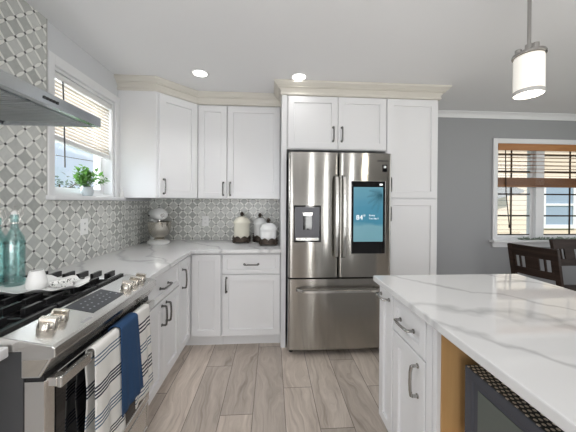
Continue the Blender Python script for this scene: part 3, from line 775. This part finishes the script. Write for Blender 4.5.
grate('black cast iron grate at the far end of the cooktop behind the white cup', -1.718, -1.510, True)
grate('black cast iron middle grate under the scalloped tray', -1.946, -1.726)
grate('black cast iron grate at the near end of the cooktop', -2.166, -1.954)

# ------------------------------------------------------------------ towels on the oven handle
def towel_mat(name, base, bands):
    m = mat(name, base, .9); g = NG(m); z = g.xyz(g.pos())[2]; col = None
    fb = g.noise(g.pos(), 420, 2)
    c = g.mix(g.math('MULTIPLY', fb, .18), base, tuple(v*.6 for v in base))
    for (zc, hw, cc_) in bands:
        c = g.mix(g.math('LESS_THAN', g.math('ABSOLUTE', g.math('SUBTRACT', z, zc)), hw), c, cc_)
    g.color(c); g.bump(fb, .3, .001); return m
NAVY, SLATE = (.010, .015, .040), (.075, .13, .21)
def grp(z, c, n=3, st=.0125, hw=.0034): return [(z-k*st, hw, c) for k in range(n)]
TW1 = towel_mat('striped_cotton', (.80, .79, .76), grp(.780, SLATE, 3, .0135, .0028)+grp(.670, NAVY, 4, .0125, .0036)+grp(.562, SLATE, 4, .0130, .0030)+grp(.452, NAVY, 3, .0125, .003))
TW3 = towel_mat('striped_cotton_second', (.80, .79, .76), grp(.750, NAVY, 3, .0185, .0042)+grp(.645, SLATE, 3, .0165, .0034)+grp(.548, NAVY, 4, .0185, .0042)+grp(.44, SLATE, 3, .0165, .003))
TW2 = towel_mat('navy_cotton', (.018, .062, .155), [])
def towel(label, ya, yb, zf, zb, m, off=0.0, shift=.02, skew=.0, seed=1):
    rd = random.Random(seed); ph = rd.uniform(0, 6)
    top = HZ+.024+off; xf = HX+.015+off; xk = HX-.017-off
    prof = []
    nb = 8
    for k in range(nb): prof.append((xk-.004*math.sin(k), zb+(top-.012-zb)*k/nb, 0))
    for k in range(9):
        a = math.pi*(1-k/8); prof.append(((xf+xk)/2+(xf-xk)/2*math.cos(a), top-.012+.014*math.sin(a), 0))
    nf = 18
    for k in range(1, nf+1):
        s = k/nf; prof.append((xf+.012*s, top-.012+(zf-top+.012)*s, s))
    b = MB(); rings = []; ny = 22
    for j in range(ny+1):
        s = j/ny; ring = []
        for x, z, h in prof:
            y = ya+(yb-ya)*s+shift*h*(s-.3)
            wv = (.002 if off else .005)*math.sin(ph+s*9.5)*min(1, .15+h*1.2) if h > 0 else 0
            ring.append((x+wv+.002*math.sin(ph*2+s*23)*h, y, z+skew*s*h))
        rings.append(ring)
    b.loft(rings, closed=False, caps=False)
    return tag(b.build('dish_towel', m, smooth=80, solid=.003), label, 'towel', 'dish towels over the oven handle')
towel('white dish towel with blue stripes nearest on the oven handle', -2.022, -1.866, .375, .40, TW1, .0, .020, .0, 2)
towel('plain navy blue dish towel hanging in the middle of the oven handle', -1.878, -1.742, .452, .50, TW2, .009, .045, .0, 4)
towel('striped white dish towel at the far end of the handle behind the navy one', -1.752, -1.612, .385, .45, TW3, .0, .04, .0, 9)

# ------------------------------------------------------------------ range hood
hood = thing('range_hood', 'stainless wall-mounted range hood beside the window', 'hood', (.2, -1.9, 1.735))
hy0, hy1, hx1, hz0, hz1 = -2.22, -1.60, .455, 1.730, 1.776
b = MB()
def hr(z, i=0.0, xi=0.0): return [(W+.010, hy0+i, z), (hx1-xi, hy0+i, z), (hx1-xi, hy1-i, z), (W+.010, hy1-i, z)]
b.loft([hr(hz0), hr(hz1), hr(hz1+.004, .004, .004), [(W+.010, -2.10, hz1+.10), (.20, -2.10, hz1+.10), (.20, -1.90, hz1+.10), (W+.010, -1.90, hz1+.10)]], caps=False)
# underside with a recessed tray
b.loft([hr(hz0), [(W+.010+.012, hy0+.014, hz0), (hx1-.03, hy0+.014, hz0), (hx1-.03, hy1-.014, hz0), (W+.022, hy1-.014, hz0)],
        [(W+.03, hy0+.03, hz0+.025), (hx1-.05, hy0+.03, hz0+.025), (hx1-.05, hy1-.03, hz0+.025), (W+.03, hy1-.03, hz0+.025)]], caps=False)
b.face([(W+.03, hy0+.03, hz0+.025), (hx1-.05, hy0+.03, hz0+.025), (hx1-.05, hy1-.03, hz0+.025), (W+.03, hy1-.03, hz0+.025)])
b.build('canopy', HOODS, hood)
for ya, yb in ((hy0+.045, -1.918), (-1.902, hy1-.045)):
    b = MB(); b.box(W+.05, hx1-.075, ya, yb, hz0+.012, hz0+.024)
    for k in range(12): y = ya+.012+(yb-ya-.024)*k/11; b.box(W+.06, hx1-.085, y-.004, y+.004, hz0+.008, hz0+.0125)
    b.build('grease_filter', FILTER, hood, bevel=.001)
b = MB()
for k in range(5): b.box(hx1-.001, hx1+.004, -1.935+k*.015, -1.926+k*.015, hz0+.017, hz0+.028)
b.build('buttons', BLACK, hood, bevel=.001)
MB().box(W+.010, .195, -2.095, -1.905, hz1+.095, H-.004).build('chimney', HOODS, hood, bevel=.002)

# ------------------------------------------------------------------ ceiling lights
def recessed(label, x, y):
    t = thing('recessed_light', label, 'light', (x, y, H), 'recessed ceiling lights')
    b = MB(); b.lathe([(.078, 0), (.080, -.003), (.074, -.007), (.058, -.006), (.056, -.002)], (x, y, H-.0005), 36); b.build('trim_ring', TRIM, t, smooth=40)
    b = MB(); b.lathe([(0, 0), (.0555, 0), (.0555, -.004), (.0, -.005)], (x, y, H-.0008), 36); b.build('lens', LENS, t, smooth=60)
recessed('lit recessed ceiling light over the corner wall cabinet', .722, -.741)
recessed('lit recessed ceiling light in front of the fridge cabinets', 1.572, -.743)
px, py = 2.545, -1.85
pd = thing('pendant_light', 'glowing frosted glass pendant hanging on a rod above the island', 'light', (px, py, H))
b = MB(); b.lathe([(0, 0), (.062, 0), (.062, -.012), (.05, -.024), (0, -.026)], (px, py, H), 28); b.build('canopy', CHROME, pd, smooth=40)
b = MB(); b.tube([(px, py, H-.02), (px, py, 2.055)], .0075, 12); b.build('rod', PULL2, pd, smooth=60)
b = MB(); b.lathe([(.0, .050), (.015, .050), (.017, .012), (.022, .010), (.061, .009), (.063, .004), (.063, -.004), (.0, -.006)], (px, py, 2.046), 32)
for a in (20, 140, 260): b.lathe([(0, .036), (.013, .036), (.013, .008), (.0, .008)], (px+.038*math.cos(R(a)), py+.038*math.sin(R(a)), 2.046), 14)
b.build('cap', PULL2, pd, smooth=40)
b = MB(); b.lathe([(.0545, 2.038), (.0565, 2.03), (.0565, 1.880), (.0535, 1.880), (.0535, 2.030), (.0525, 2.036)], (px, py, 0), 40); b.loft([[(px+.0545*math.cos(k*.157), py+.0545*math.sin(k*.157), 2.038) for k in range(40)], [(px+.0525*math.cos(k*.157), py+.0525*math.sin(k*.157), 2.036) for k in range(40)]], caps=False)
b.build('shade', SHADE, pd, smooth=50)
b = MB(); b.lathe([(.0568, 1.880), (.0572, 1.862), (.0530, 1.860), (.0535, 1.880)], (px, py, 0), 40); b.build('glass_rim', mat('grey_glass_rim', (.50, .49, .47), .1), pd, smooth=50)
b = MB(); b.lathe([(0, 2.03), (.044, 2.034), (.0495, 2.02), (.0495, 1.884), (.042, 1.874), (0, 1.872)], (px, py, 0), 32); b.build('diffuser', emis('inner_diffuser', (1, .97, .90), 1.1), pd, smooth=50)
pl = bpy.data.lights.new('pendant_bulb', 'POINT'); pl.energy = 5; pl.shadow_soft_size = .05; pl.color = (1, .93, .82)
po = bpy.data.objects.new('pendant_bulb', pl); COL.objects.link(po); po.location = (px, py, 1.82)

# ------------------------------------------------------------------ outlets
OUTW = mat('bright_white_plastic', (.94, .94, .93), .3)
def outlet(label, M):
    t = thing('wall_outlet', label, 'outlet', M @ Vector((0, 0, 0)), 'wall outlets in the tile')
    MB(M).box(-.036, .036, 0, .006, -.058, .058).build('cover_plate', OUTW, t, bevel=.002)
    rc = MB(M).box(-.017, .017, .005, .0075, -.040, .040).build('socket', OUTW, t, bevel=.001)
    for z in (-.022, .022):
        for u in (-.006, .006): MB(M).box(u-.0012, u+.0012, .007, .0082, z-.005, z+.007).build('slot', SEAM, rc)
outlet('white wall outlet in the side tile below the window', frame((W+.008, -1.034, 1.163), (0, 1, 0), (1, 0, 0)))
outlet('white wall outlet in the back tile between mixer and canisters', frame((.588, -.008, 1.130), (1, 0, 0), (0, -1, 0)))

# ------------------------------------------------------------------ things on the counters
# stand mixer
mxr = thing('stand_mixer', 'white stand mixer with steel bowl in the counter corner', 'mixer', (0, 0, 0), local=True)
CT = .917
b = MB()   # base plate: a rounded foot
def oval(cx, rx, ry, z, n=28): return [(cx+rx*math.cos(2*math.pi*k/n), ry*math.sin(2*math.pi*k/n), z) for k in range(n)]
b.loft([oval(.02, .150, .095, 0), oval(.02, .155, .100, .006), oval(.02, .152, .097, .022), oval(.03, .120, .075, .034), oval(.04, .07, .055, .037)])
b.build('base', WHITECER, mxr, smooth=50)
b = MB()   # column at the back
b.loft([oval(-.085, .060, .055, .02), oval(-.088, .048, .046, .09), oval(-.088, .046, .044, .17), oval(-.080, .056, .048, .235)])
b.build('column', WHITECER, mxr, smooth=50)
b = MB()   # motor head
def ring_x(x, cz, ry, rz, n=24): return [(x, ry*math.cos(2*math.pi*k/n), cz+rz*math.sin(2*math.pi*k/n)) for k in range(n)]
b.loft([ring_x(-.165, .280, .012, .012), ring_x(-.155, .280, .042, .040), ring_x(-.125, .281, .060, .054), ring_x(-.05, .284, .066, .060), ring_x(.05, .286, .066, .062), ring_x(.11, .284, .060, .056), ring_x(.140, .280, .046, .042), ring_x(.150, .278, .018, .016)])
b.build('motor_head', WHITECER, mxr, smooth=60)
b = MB(); b.tube([(.152, 0, .278), (.158, 0, .278)], .020, 16); b.build('hub_cap', CHROME, mxr, smooth=40)
b = MB(); b.lathe([(.050, .037), (.052, .050), (.040, .056), (.060, .064), (.092, .100), (.104, .150), (.108, .208), (.112, .212), (.109, .214), (.104, .208), (.100, .150), (.088, .104), (0, .068)], (.055, 0, 0), 32); b.build('bowl', mat('bowl_steel', (.56, .53, .48), .16, 1), mxr, smooth=40)
b = MB(); b.lathe([(.018, .228), (.018, .205), (.006, .200), (.006, .15)], (.055, 0, 0), 16); b.tube([(.055, -.04, .19), (.055, -.05, .14), (.055, 0, .09), (.055, .05, .14), (.055, .04, .19)], .004, 8); b.build('beater', CHROME, mxr, smooth=50)
b = MB(); b.lathe([(.011, 0), (.011, .010), (.006, .012)], (-.05, -.066, .262), 14); b.build('speed_lever', DARKGREY, mxr)
mxr.location = (.150, -.215, CT); mxr.rotation_euler = (0, 0, R(-52)); mxr.scale = (1.06,)*3
b = MB(); b.tube([(.05, -.10, CT+.004), (.0, -.16, CT+.004), (-.005, -.24, CT+.004), (.012, -.30, CT+.004), (.0, -.20, CT+.010)], .0035, 8)
tag(b.build('power_cord', DARKGREY, smooth=60), 'dark power cord lying on the counter behind the mixer', 'cord')

# canisters
def canister(label, x, y, r, h, m):
    t = thing('canister', label, 'canister', (x, y, CT), 'canisters with bronze feet and finials')
    b = MB(); b.lathe([(r*.80, .030), (r*.92, .045), (r, .075), (r, h*.92), (r*1.06, h*.95), (r*1.06, h), (r*.5, h)], (x, y, CT), 32); b.build('jar', m, t, smooth=40)
    b = MB(); b.lathe([(r*1.10, h), (r*1.12, h+.008), (r*1.02, h+.020), (r*.78, h+.050), (r*.38, h+.066), (r*.22, h+.068), (0, h+.069)], (x, y, CT), 32); lid = b.build('lid', m, t, smooth=40)
    b = MB(); b.lathe([(.016, h+.066), (.019, h+.072), (.009, h+.078), (.008, h+.084), (.017, h+.094), (.019, h+.102), (.012, h+.110), (.004, h+.118), (0, h+.120)], (x, y, CT), 18)
    for k in range(6):
        a = k*math.pi/3; b.tube([(x+.006*math.cos(a), y+.006*math.sin(a), CT+h+.080), (x+.021*math.cos(a), y+.021*math.sin(a), CT+h+.088), (x+.013*math.cos(a), y+.013*math.sin(a), CT+h+.104)], .004, 6)
    b.build('finial', BRONZE, lid, smooth=50)
    # scrolled stand
    b = MB(); n = 40
    rings = []
    for k in range(n):
        a = 2*math.pi*k/n; hh = .055+.022*abs(math.sin(a*4)); rr = r*1.10
        rings.append([(x+math.cos(a)*q, y+math.sin(a)*q, CT+z) for q, z in ((rr*.95, .012), (rr*1.10, .014), (rr*1.03, hh*.6), (rr*1.02, hh), (rr*.97, hh*.98), (rr*.93, .03))])
    rings.append(rings[0]); b.loft(rings, caps=False)
    for k in range(4):
        a = R(45)+k*math.pi/2; ca, sa = math.cos(a), math.sin(a)
        b.tube([(x+ca*r*1.02, y+sa*r*1.02, CT+.06), (x+ca*r*1.26, y+sa*r*1.26, CT+.036), (x+ca*r*1.30, y+sa*r*1.30, CT+.010), (x+ca*r*1.16, y+sa*r*1.16, CT+.0072)], .007, 8)
    for k in range(8):
        a = k*math.pi/4; ca, sa = math.cos(a), math.sin(a)
        b.lathe([(0, -.012), (.011, 0), (0, .012)], (x+ca*r*1.10, y+sa*r*1.10, CT+.045), 8)
    b.build('stand', BRONZE, t, smooth=50)
canister('tall ivory canister at the left of the three on the back counter', 1.022, -.215, .084, .212, IVORY)
canister('middle-sized white canister behind the short one beside the fridge panel', 1.212, -.150, .068, .195, WHITECER)
canister('short wide white canister in front, closest to the fridge panel', 1.308, -.372, .082, .155, WHITECER)

# plant in the window and the little bottle beside it
pp = thing('potted_plant', 'leafy green plant in a pale grey pot on the kitchen window sill', 'plant', (W+.010, -1.005, WZ0))
c0 = Vector((W+.010, -1.005, WZ0))
b = MB(); b.lathe([(.026, 0), (.034, .004), (.042, .030), (.041, .052), (.034, .068), (.031, .068), (.036, .050), (.0, .048)], tuple(c0), 28); b.build('pot', mat('pale_grey_ceramic', (.55, .60, .63), .3), pp, smooth=45)
rd = random.Random(11); bs, bf = MB(), MB()
for k in range(34):
    a = rd.uniform(0, 6.28); el = R(rd.uniform(12, 88)); ln = rd.uniform(.09, .150)
    vx = math.cos(a)*math.cos(el); vx = vx*.45 if vx < 0 else vx*.9
    tip = c0+Vector((vx*ln, math.sin(a)*math.cos(el)*ln*1.1, .075+math.sin(el)*ln*1.05))
    mid = c0.lerp(tip, .5)+Vector((0, 0, .03))
    bs.tube([c0+Vector((0, 0, .045)), mid, tip], 0, 5, [.0018, .0014, .001])
    for j in range(12):
        p = mid.lerp(tip, j/11)
        d = Vector((rd.uniform(-1, 1), rd.uniform(-1, 1), rd.uniform(-.4, .8)))
        leaf_faces(bf, p, d, Vector((0, 0, 1)), rd.uniform(.026, .040), rd.uniform(.009, .013))
bs.build('stems', LEAF2, pp); bf.build('foliage', LEAF, pp)
b = MB(); b.lathe([(.0, 0), (.017, 0), (.018, .004), (.018, .045), (.010, .056), (.007, .060), (.007, .082), (0, .084)], (W+.036, -.612, WZ0), 20)
tag(b.build('bottle', PLASTIC, smooth=40), 'small white bottle on the sill end beside the corner cabinet', 'bottle')

# tray with bottles, cup and spoon rest on the middle grate
GT = .968
tr = thing('scalloped_tray', 'oval white tray with wavy rim lying on the range grates', 'tray', (.26, -1.79, GT))
b = MB(); n = 96
def tr_ring(sx_, sy_, z, wav=0, ww=0):
    out = []
    for k in range(n):
        t = 2*math.pi*k/n; c = math.cos(12*t)
        out.append((.262+sx_*math.cos(t)*(1+ww*c), -1.797+sy_*math.sin(t)*(1+ww*c), z+wav*c))
    return out
b.loft([tr_ring(.10, .04, GT+.003), tr_ring(.218, .080, GT+.004), tr_ring(.245, .100, GT+.013, .004, .015), tr_ring(.262, .112, GT+.018, .007, .03), tr_ring(.262, .112, GT+.0155, .007, .03), tr_ring(.244, .098, GT+.009, .004, .015), tr_ring(.220, .081, GT), tr_ring(.10, .04, GT)])
b.build('dish', WHITECER, tr, smooth=50)
def swing_bottle(label, x, y, r, h):
    t = thing('glass_bottle', label, 'bottle', (x, y, GT+.004), 'teal swing-top bottles on the tray')
    z = GT+.004
    b = MB(); b.lathe([(0, .0), (r*.9, 0), (r, .006), (r, h*.60), (r*.93, h*.68), (r*.45, h*.79), (r*.36, h*.83), (r*.36, h*.95), (r*.42, h*.955), (r*.42, h), (r*.26, h), (r*.26, h*.82), (r*.82, h*.66), (r*.90, h*.58), (r*.90, .012), (0, .010)], (x, y, z), 48, flute=(14, h*.06, h*.62, .030))
    b.build('bottle_body', TEAL, t, smooth=45)
    for q in (.05, .10, .60): MB().lathe([(r*1.02, h*q), (r*1.045, h*q+.003), (r*1.02, h*q+.006)], (x, y, z), 32).build('bead_ring', TEAL, t, smooth=60)
    b = MB(); b.lathe([(0, h), (r*.33, h), (r*.36, h+.008), (r*.22, h+.016), (0, h+.018)], (x, y, z), 18); st = b.build('stopper', PLASTIC, t, smooth=50)
    b = MB(); ww = r*.46
    b.tube([(x-ww, y, z+h*.88), (x-ww*1.25, y-.004, z+h*.94), (x-ww*.8, y-.002, z+h+.014), (x, y, z+h+.022), (x+ww*.8, y+.002, z+h+.014), (x+ww*1.25, y+.004, z+h*.94), (x+ww, y, z+h*.88)], .0021, 8)
    b.tube([(x+ww*1.25, y+.004, z+h*.94), (x+ww*1.6, y+.012, z+h+.0), (x+ww*.9, y+.014, z+h+.034), (x-ww*.6, y+.012, z+h+.036), (x-ww*1.5, y+.006, z+h+.006), (x-ww*1.25, y-.004, z+h*.94)], .0019, 8)
    b.lathe([(r*.40, h*.87), (r*.43, h*.88), (r*.40, h*.89)], (x, y, z), 20)
    b.build('wire_bail', CHROME, t, smooth=60)
swing_bottle('teal glass swing-top bottle beside the white cup', .198, -1.773, .034, .315)
swing_bottle('teal glass swing-top bottle at the picture edge, farther from the cup', .122, -1.768, .034, .300)
cupx, cupy = .328, -1.816
b = MB(); b.lathe([(0, 0), (.034, 0), (.0365, .004), (.035, .028), (.029, .055), (.0245, .074), (.024, .076), (.021, .075), (.026, .054), (.031, .028), (.030, .010), (0, .008)], (cupx, cupy, GT+.004), 32)
tag(b.build('cup', WHITECER, smooth=45), 'small white cup wider at its base standing beside the bottles on the tray', 'cup')
pm = mat('black_and_white_pattern', (.85, .85, .83), .3); g = NG(pm); n_ = g.noise(g.pos(), 70, 3, .6, 1.5)
g.color(g.mix(g.math('GREATER_THAN', n_, .56), (.86, .86, .84), (.02, .02, .02)))
b = MB(); n = 36
def sr(sx_, sy_, z): return [(.416+(sx_*math.cos(2*math.pi*k/n))*1.0, -1.788+sy_*math.sin(2*math.pi*k/n)+.2*sx_*math.cos(2*math.pi*k/n), z) for k in range(n)]
zz = GT+.0048
b.loft([sr(.022, .014, zz+.003), sr(.036, .028, zz+.005), sr(.045, .036, zz+.018), sr(.048, .038, zz+.018), sr(.038, .029, zz), sr(.022, .014, zz)])
tag(b.build('spoon_rest', pm, smooth=50), 'black and white patterned spoon rest at the right end of the tray beside the cup', 'spoon rest')

# ------------------------------------------------------------------ dining corner
def make_chair():
    t = thing('dining_chair', '', 'chair', (0, 0, 0), local=True)
    rake = lambda z: -.10*max(0, (z-.45))/.5          # the back leans away (towards -y)
    wd_ = .178
    for sg in (-1, 1):
        b = MB(); x = sg*wd_
        b.loft([[(x-.019, rake(z)-.020-lz, z), (x+.019, rake(z)-.020-lz, z), (x+.019, rake(z)+.018-lz, z), (x-.019, rake(z)+.018-lz, z)] for z, lz in ((0, .05), (.25, .01), (.45, 0), (.70, 0), (.948, 0))])
        b.build('back_post', DARKWOOD, t, bevel=.003)
        b = MB(); b.loft([[(sg*.20-.016, .385, z), (sg*.20+.016, .385, z), (sg*.20+.016, .417, z), (sg*.20-.016, .417, z)] for z in (0, .42)]); b.build('leg', DARKWOOD, t, bevel=.003)
    def rail(nm, za, zb, x0=-wd_+.012, x1=wd_-.012, th=.011, curve=.018):
        b = MB(); n = 10; rings = []
        for k in range(n+1):
            s = k/n; x = x0+(x1-x0)*s; c = -curve*(1-(x/wd_)**2)
            rings.append([(x, rake(z)+c+d, z) for z, d in ((za, -th), (za, th), (zb, th), (zb, -th))])
        b.loft(rings); return b.build(nm, DARKWOOD, t, bevel=.002)
    rail('top_rail', .845, .952, -wd_-.018, wd_+.018)
    rail('bottom_rail', .665, .735)
    rail('splat', .735, .850, -.055, .055, .008)
    rail('slat', .735, .850, -.104, -.090, .008); rail('slat', .735, .850, .090, .104, .008)
    rail('corner_block', .735, .850, -wd_+.012, -.138, .008); rail('corner_block', .735, .850, .138, wd_-.012, .008)
    b = MB(); b.prism([(-.225, .0), (.225, .0), (.235, .43), (-.235, .43)], 'z', .445, .475); b.build('seat', DARKWOOD, t, bevel=.008)
    b = MB(); b.box(-.20, .20, .0, .018, .385, .445); b.box(-.20, .20, .395, .412, .385, .445); b.box(-.212, -.194, .01, .40, .385, .445); b.box(.194, .212, .01, .40, .385, .445)
    b.build('apron', DARKWOOD, t)
    b = MB(); b.box(-.206, -.190, -.01, .395, .18, .205); b.box(.190, .206, -.01, .395, .18, .205); b.box(-.195, .195, .19, .21, .185, .205); b.build('stretcher', DARKWOOD, t)
    return t
ch = make_chair(); ch2 = copy_tree(ch)
tag(ch, 'dark wood dining chair with slotted back at the island end of the table', 'chair', 'dark dining chairs')
tag(ch2, 'dark wood dining chair farther right across the table below the window', 'chair', 'dark dining chairs')
ch.location = (3.875, -.70, 0); ch.rotation_euler = (0, 0, R(-77))
ch2.location = (4.66, -.40, 0); ch2.rotation_euler = (0, 0, R(176))
tb = thing('dining_table', 'dark wood dining table with glossy top behind the chairs', 'table', (5.05, -1.15, 0))
MB().box(4.37, 5.75, -1.83, -.93, .725, .757).build('tabletop', mat('glossy_dark_top', (.03, .022, .018), .06), tb, bevel=.005)
b = MB(); b.box(4.45, 5.67, -1.75, -1.73, .64, .725); b.box(4.45, 5.67, -1.03, -1.01, .64, .725); b.box(4.45, 4.47, -1.73, -1.03, .64, .725); b.box(5.65, 5.67, -1.73, -1.03, .64, .725); b.build('apron', DARKWOOD, tb)
for x in (4.465, 5.655):
    for y in (-1.735, -1.025):
        b = MB(); b.loft([[(x-w_, y-w_, z), (x+w_, y-w_, z), (x+w_, y+w_, z), (x-w_, y+w_, z)] for z, w_ in ((0, .026), (.64, .035), (.725, .035))]); b.build('leg', DARKWOOD, tb, bevel=.003)
# leafy garland on the dining sill
gd = thing('leaf_garland', 'pale green leaf garland lying along the dining window sill', 'garland', (4.9, -.02, DZ0))
rd = random.Random(21); b = MB(); bs = MB()
pts = [(4.40+k*.05, -.02+.010*math.sin(k*1.3), DZ0+.006+.003*math.sin(k*2)) for k in range(24)]
bs.tube(pts, .003, 6); bs.build('stem', LEAF2, gd)
for p in pts:
    for j in range(7):
        d = Vector((rd.uniform(-1, 1), rd.uniform(-.5, .4), rd.uniform(.05, 1.0)))
        leaf_faces(b, Vector(p)+Vector((rd.uniform(-.02, .02), 0, .002)), d, Vector((0, 1, .2)), rd.uniform(.022, .042), .009)
b.build('leaves', translucent('sage_leaf', (.26, .32, .26), .25), gd)
